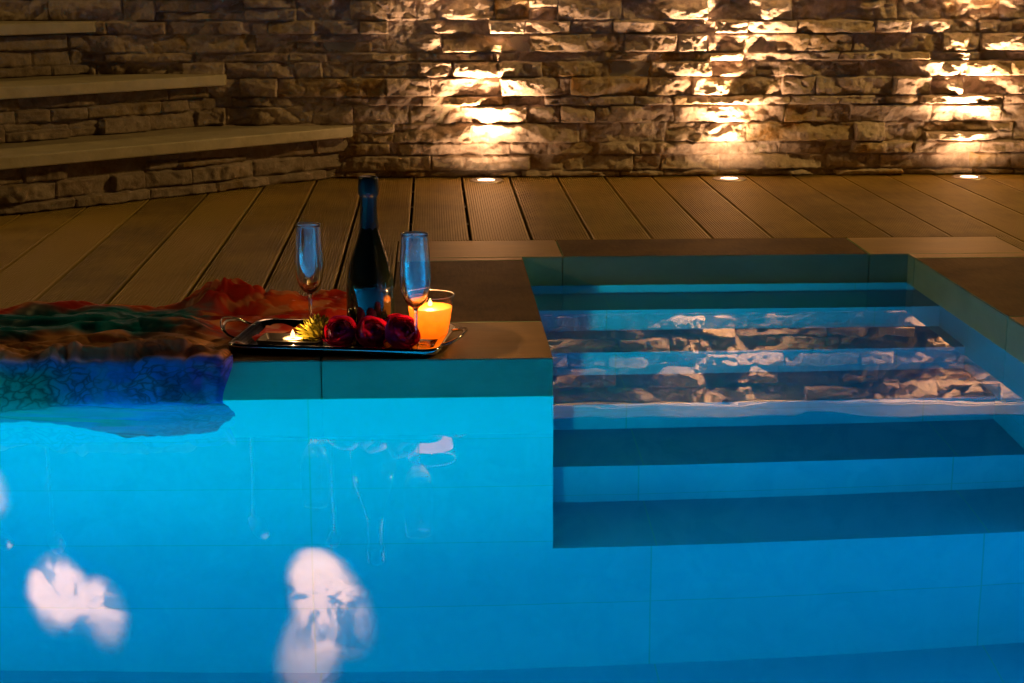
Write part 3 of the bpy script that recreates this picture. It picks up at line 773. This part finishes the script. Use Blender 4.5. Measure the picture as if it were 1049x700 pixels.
# ------------------------------------------------------------------ silk scarf
def scarf_mat():
    m, nt, out = new_mat('printed_silk')
    at = N(nt, 'ShaderNodeAttribute', attribute_name='Col'); av = N(nt, 'ShaderNodeAttribute', attribute_name='vein')
    uv = N(nt, 'ShaderNodeUVMap')
    dn = N(nt, 'ShaderNodeTexNoise', ins={'Scale': 6, 'Detail': 3}); L(nt, uv.outputs[0], dn.inputs['Vector'])
    ad = N(nt, 'ShaderNodeMix', data_type='RGBA', blend_type='LINEAR_LIGHT', ins={0: .16}); L(nt, uv.outputs[0], ad.inputs[6]); L(nt, dn.outputs['Color'], ad.inputs[7])
    vo = N(nt, 'ShaderNodeTexVoronoi', feature='DISTANCE_TO_EDGE', ins={'Scale': 17}); L(nt, ad.outputs[2], vo.inputs['Vector'])
    mr = N(nt, 'ShaderNodeMapRange', ins={1: .0, 2: .22, 3: 1., 4: 0.}); L(nt, vo.outputs[0], mr.inputs[0])
    vf = N(nt, 'ShaderNodeTexVoronoi', feature='F1', ins={'Scale': 17}); L(nt, ad.outputs[2], vf.inputs['Vector'])
    sn = N(nt, 'ShaderNodeMath', operation='MULTIPLY', ins={1: 95.}); L(nt, vf.outputs['Distance'], sn.inputs[0])
    sn2 = N(nt, 'ShaderNodeMath', operation='SINE'); L(nt, sn.outputs[0], sn2.inputs[0])
    mr3 = N(nt, 'ShaderNodeMapRange', ins={1: .3, 2: 1, 3: 0., 4: .35}); L(nt, sn2.outputs[0], mr3.inputs[0])
    mxx = N(nt, 'ShaderNodeMath', operation='MAXIMUM'); L(nt, mr.outputs[0], mxx.inputs[0]); L(nt, mr3.outputs[0], mxx.inputs[1])
    ml = N(nt, 'ShaderNodeMath', operation='MULTIPLY'); L(nt, mxx.outputs[0], ml.inputs[0]); L(nt, av.outputs['Fac'], ml.inputs[1])
    mx = N(nt, 'ShaderNodeMix', data_type='RGBA'); L(nt, ml.outputs[0], mx.inputs[0]); L(nt, at.outputs['Color'], mx.inputs[6]); mx.inputs[7].default_value = (.01, .012, .02, 1)
    p = N(nt, 'ShaderNodeBsdfPrincipled', ins={'Roughness': .42}); p.inputs['Specular IOR Level'].default_value = .25
    L(nt, mx.outputs[2], p.inputs['Base Color'])
    t = N(nt, 'ShaderNodeBsdfTranslucent'); L(nt, mx.outputs[2], t.inputs[0])
    ms = N(nt, 'ShaderNodeMixShader', ins={0: .42}); L(nt, p.outputs[0], ms.inputs[1]); L(nt, t.outputs[0], ms.inputs[2])
    tr = N(nt, 'ShaderNodeBsdfTransparent'); aa = N(nt, 'ShaderNodeAttribute', attribute_name='sheer')
    m2 = N(nt, 'ShaderNodeMixShader'); L(nt, aa.outputs['Fac'], m2.inputs[0]); L(nt, ms.outputs[0], m2.inputs[1]); L(nt, tr.outputs[0], m2.inputs[2])
    wv = N(nt, 'ShaderNodeTexNoise', ins={'Scale': 40, 'Detail': 4}); L(nt, uv.outputs[0], wv.inputs['Vector'])
    bp = N(nt, 'ShaderNodeBump', ins={'Strength': .3, 'Distance': .003}); L(nt, wv.outputs[0], bp.inputs['Height']); L(nt, bp.outputs[0], p.inputs['Normal'])
    L(nt, m2.outputs[0], out.inputs[0])
    return m
def scarf():
    nu, nv = 420, 340
    U, V = np.meshgrid(np.linspace(0, 1, nu), np.linspace(0, 1, nv))
    # V: 0 back .. .52 coping edge .. .64 water line .. 1 floating hem
    VE, VW = .55, .68
    VE, VW = .55, .68
    xr = -.175-.19*sstep(.22, .40, V); xl = -1.5
    xr = xr + .012*gnoise(V*9, V*0+3, 5)*sstep(.6, .5, V)-.022*sstep(VE, VW, V)+.034*sstep(VW-.04, VW+.2, V)-.02*sstep(VW+.2, 1, V)+.014*sstep(VE-.1, VE, V)
    X = xl+(xr-xl)*U
    yb = 3.325+.02*gnoise(X*5, X*0, 7)+.035*np.exp(-((X+.41)/.1)**2)+.07*sstep(-.34, -.2, X)
    Ye = 2.878-.006
    t = np.clip(V/VE, 0, 1)
    yf = Ye
    Y = yb+(yf-yb)*t
    # folds on the deck
    wy = Y + .03*fbm(X*3, Y*6, 3, 9)
    qx = X+.05*fbm(X*5, Y*5, 3, 14); qy = wy+.035*fbm(X*6, Y*8, 3, 15)+.10*(X+.4)*sstep(-.75, -.35, X)
    b1 = np.abs(gnoise(qx*3.2, qy*13, 21)); b2 = np.abs(gnoise(qx*8+qy*5, qy*26, 33)); b3 = np.abs(gnoise(qx*22+qy*18, qy*48, 35))
    h = .003+.030*b1+.013*b2+.004*b3
    heap = np.exp(-np.abs((X+.405)/.085)**3-np.abs((Y-3.315)/.062)**3)
    kx = X+.03*fbm(X*14, Y*14, 2, 16); ky = Y+.03*fbm(X*14, Y*14, 2, 17)
    h = h + heap*(.026+.045*np.abs(gnoise(kx*17, ky*17, 41))+.016*np.abs(gnoise(kx*38, ky*38, 42)))+.02*np.exp(-((X+.27)/.12)**2-((Y-3.32)/.05)**2)*(.6+np.abs(gnoise(kx*20, ky*24, 4)))
    h = h + .010*np.exp(-((X+.62)/.1)**2-((Y-3.24)/.05)**2)*(.5+gnoise(kx*12, ky*18, 5))
    edge = sstep(0, .03, V)*sstep(1., .97, t)
    near = sstep(-.46, -.38, X)*sstep(3.19, 3.10, Y)      # kept low next to the tray
    h = h*(1-.75*near)
    Z = .0025 + h*np.clip(sstep(0, .10, t)*.85+.15, 0, 1)
    Z = Z*(1-sstep(.93, 1., t)) + .004*sstep(.93, 1., t)
    # hanging part
    s = np.clip((V-VE)/(VW-VE), 0, 1)
    fold = .014*gnoise(X*15+V*2, V*3, 61)+.006*gnoise(X*38+V*3, V*4, 62)
    bul = .055*sstep(-.60, -.80, X)
    Yh = Ye-.003-(.012+bul)*s-np.abs(fold)*(.35+1.25*s)
    Zh = .004+np.abs(fold)*1.1*(1-s)-(.004+.0690)*s
    Z = Z+np.abs(fold)*1.1*sstep(.36, .55, V)*(V <= VE)
    # floating part
    w = np.clip((V-VW)/(1-VW), 0, 1)
    reach = np.interp(X, [-1.5, -.95, -.86, -.80, -.74, -.67, -.6, -.55, -.5, -.465, -.43, -.41, -.39, -.375, -.36, -.345, -.33], [.10, .10, .085, .075, .075, .10, .15, .185, .205, .212, .212, .207, .200, .192, .182, .170, .155])
    Yw = Ye-.016-bul-np.abs(fold)*1.6-reach*w
    Zw = -.0655+.006*np.abs(gnoise(X*7+Yw*8, Yw*34+X*5, 81))*sstep(0, .2, w)*sstep(1, .8, w)
    Y = np.where(V <= VE, Y, np.where(V <= VW, Yh, Yw)); Z = np.where(V <= VE, Z, np.where(V <= VW, Zh, Zw))
        # colours
    n1 = fbm(X*6, Y*9, 3, 101); n2 = fbm(X*18+Y*5, Y*30, 3, 103); n3 = fbm(X*4, Y*40, 2, 105)
    red = np.array([.60, .03, .015]); rust = np.array([.85, .15, .02]); teal = np.array([.0, .26, .42]); peach = np.array([.85, .46, .22])
    blue = np.array([.04, .40, 1.]); viol = np.array([.30, .08, .70]); green = np.array([.0, .55, .30]); aqua = np.array([.02, .45, .65])
    C = np.zeros(X.shape+(3,))
    def mixc(C, c, k): k = np.clip(k, 0, 1)[..., None]; return C*(1-k)+c*k
    C = C + red
    C = mixc(C, rust, sstep(-.2, .5, n1))
    C = mixc(C, peach, sstep(.1, .5, n2)*.6)
    vt = V+.05*n1
    C = mixc(C, teal, sstep(-.40, -.52, X+.06*n2)*sstep(.08, .14, vt)*sstep(.40, .34, vt))
    C = mixc(C, peach, sstep(-.30, -.4, X)*sstep(.34, .40, vt)*sstep(.62, .5, V)*.9)
    C = mixc(C, blue, sstep(VE-.02, VE+.02, V))  # blue print past the coping edge also carries the change to pool light
    C = mixc(C, viol, sstep(VE-.03, VE+.02, V)*sstep(-.44, -.39, X+.03*n1)*.7)
    C = mixc(C, np.array([.12, .62, 1.]), sstep(-.1, .5, fbm(X*22, V*16, 2, 113))*sstep(VE, VE+.03, V)*.7)
    C = mixc(C, blue, sstep(VW-.03, VW+.05, V)*.9)
    C = mixc(C, green, sstep(-.55, -.72, X+.1*n1)*sstep(VE, VE+.05, V)*.85)
    C = mixc(C, aqua, sstep(VW+.1, .95, V+.1*n1)*.6)
    n4 = fbm(X*5+Y*9, Y*30+X*6, 3, 107)
    C = mixc(C, green, sstep(-.1, .35, n4)*sstep(VW, VW+.1, V)*sstep(-.44, -.56, X)*.9)
    C = mixc(C, np.array([.01, .05, .12]), sstep(.15, .6, fbm(X*4+Y*12, Y*36+X*9, 3, 109))*sstep(VE, VW, V)*.6)
    vein = sstep(.38, .46, V)*sstep(VW+.06, VW-.04, V)*(.5+.2*sstep(VE-.02, VE+.02, V))*sstep(-1.0, -.8, X)
    vein = vein*(.25+.75*sstep(-.35, .3, fbm(X*9, V*7, 2, 111)))
    vein = np.maximum(vein, .35*sstep(VW, VW+.05, V)*sstep(-.5, -.42, X))
    sheer = .04+.16*sstep(VW, VW+.1, V)+.06*sstep(VE, VW, V)
    P = np.stack([X, Y, Z], -1).reshape(-1, 3)
    idx = np.arange(nu*nv).reshape(nv, nu)
    F = np.stack([idx[:-1, :-1], idx[1:, :-1], idx[1:, 1:], idx[:-1, 1:]], -1).reshape(-1, 4)
    me = bpy.data.meshes.new('silk_scarf')
    me.vertices.add(len(P)); me.vertices.foreach_set('co', P.ravel())
    me.loops.add(F.size); me.loops.foreach_set('vertex_index', F.ravel().astype(np.int32))
    me.polygons.add(len(F)); me.polygons.foreach_set('loop_start', np.arange(0, F.size, 4, dtype=np.int32))
    me.update(calc_edges=True)
    a = me.attributes.new('Col', 'FLOAT_COLOR', 'POINT'); a.data.foreach_set('color', np.concatenate([C, np.ones(X.shape+(1,))], -1).ravel().astype(np.float32))
    a = me.attributes.new('vein', 'FLOAT', 'POINT'); a.data.foreach_set('value', vein.ravel().astype(np.float32))
    a = me.attributes.new('sheer', 'FLOAT', 'POINT'); a.data.foreach_set('value', sheer.ravel().astype(np.float32))
    uvl = me.uv_layers.new(name='UVMap')
    uvv = np.stack([(U*2.6).ravel(), (V*2.0).ravel()], -1)[F.ravel()]
    uvl.data.foreach_set('uv', uvv.ravel().astype(np.float32))
    me.materials.append(scarf_mat())
    me.polygons.foreach_set('use_smooth', np.ones(len(F), bool))
    o = link(bpy.data.objects.new('silk_scarf', me))
    tag(o, 'sheer multicoloured silk scarf draped over the coping into the water', 'scarf')
scarf()

# ------------------------------------------------------------------ world and camera
w = bpy.data.worlds.new('World'); S.world = w; w.use_nodes = True
nt = w.node_tree
bg = nt.nodes['Background']
sky = nt.nodes.new('ShaderNodeTexSky'); sky.sky_type = 'NISHITA'; sky.sun_disc = False
sky.sun_elevation = R(-4); sky.sun_rotation = R(200)
nt.links.new(sky.outputs[0], bg.inputs[0]); bg.inputs[1].default_value = .012

cam = bpy.data.cameras.new('camera'); co = bpy.data.objects.new('camera', cam); link(co)
co.location = (0, 0, .703); co.rotation_euler = (R(90)-math.atan(398/1707), 0, R(-2.76))
cam.sensor_width = 36; cam.lens = 1707/1049*36; cam.clip_start = .02; cam.clip_end = 200
S.camera = co
S.view_settings.view_transform = 'Standard'; S.view_settings.look = 'None'; S.view_settings.exposure = 0
S.cycles.max_bounces = 14; S.cycles.transmission_bounces = 12; S.cycles.glossy_bounces = 8; S.cycles.diffuse_bounces = 4
S.cycles.use_denoising = True; S.cycles.sample_clamp_indirect = 6
S.cycles.caustics_reflective = True; S.cycles.caustics_refractive = True
S.cycles.blur_glossy = .5
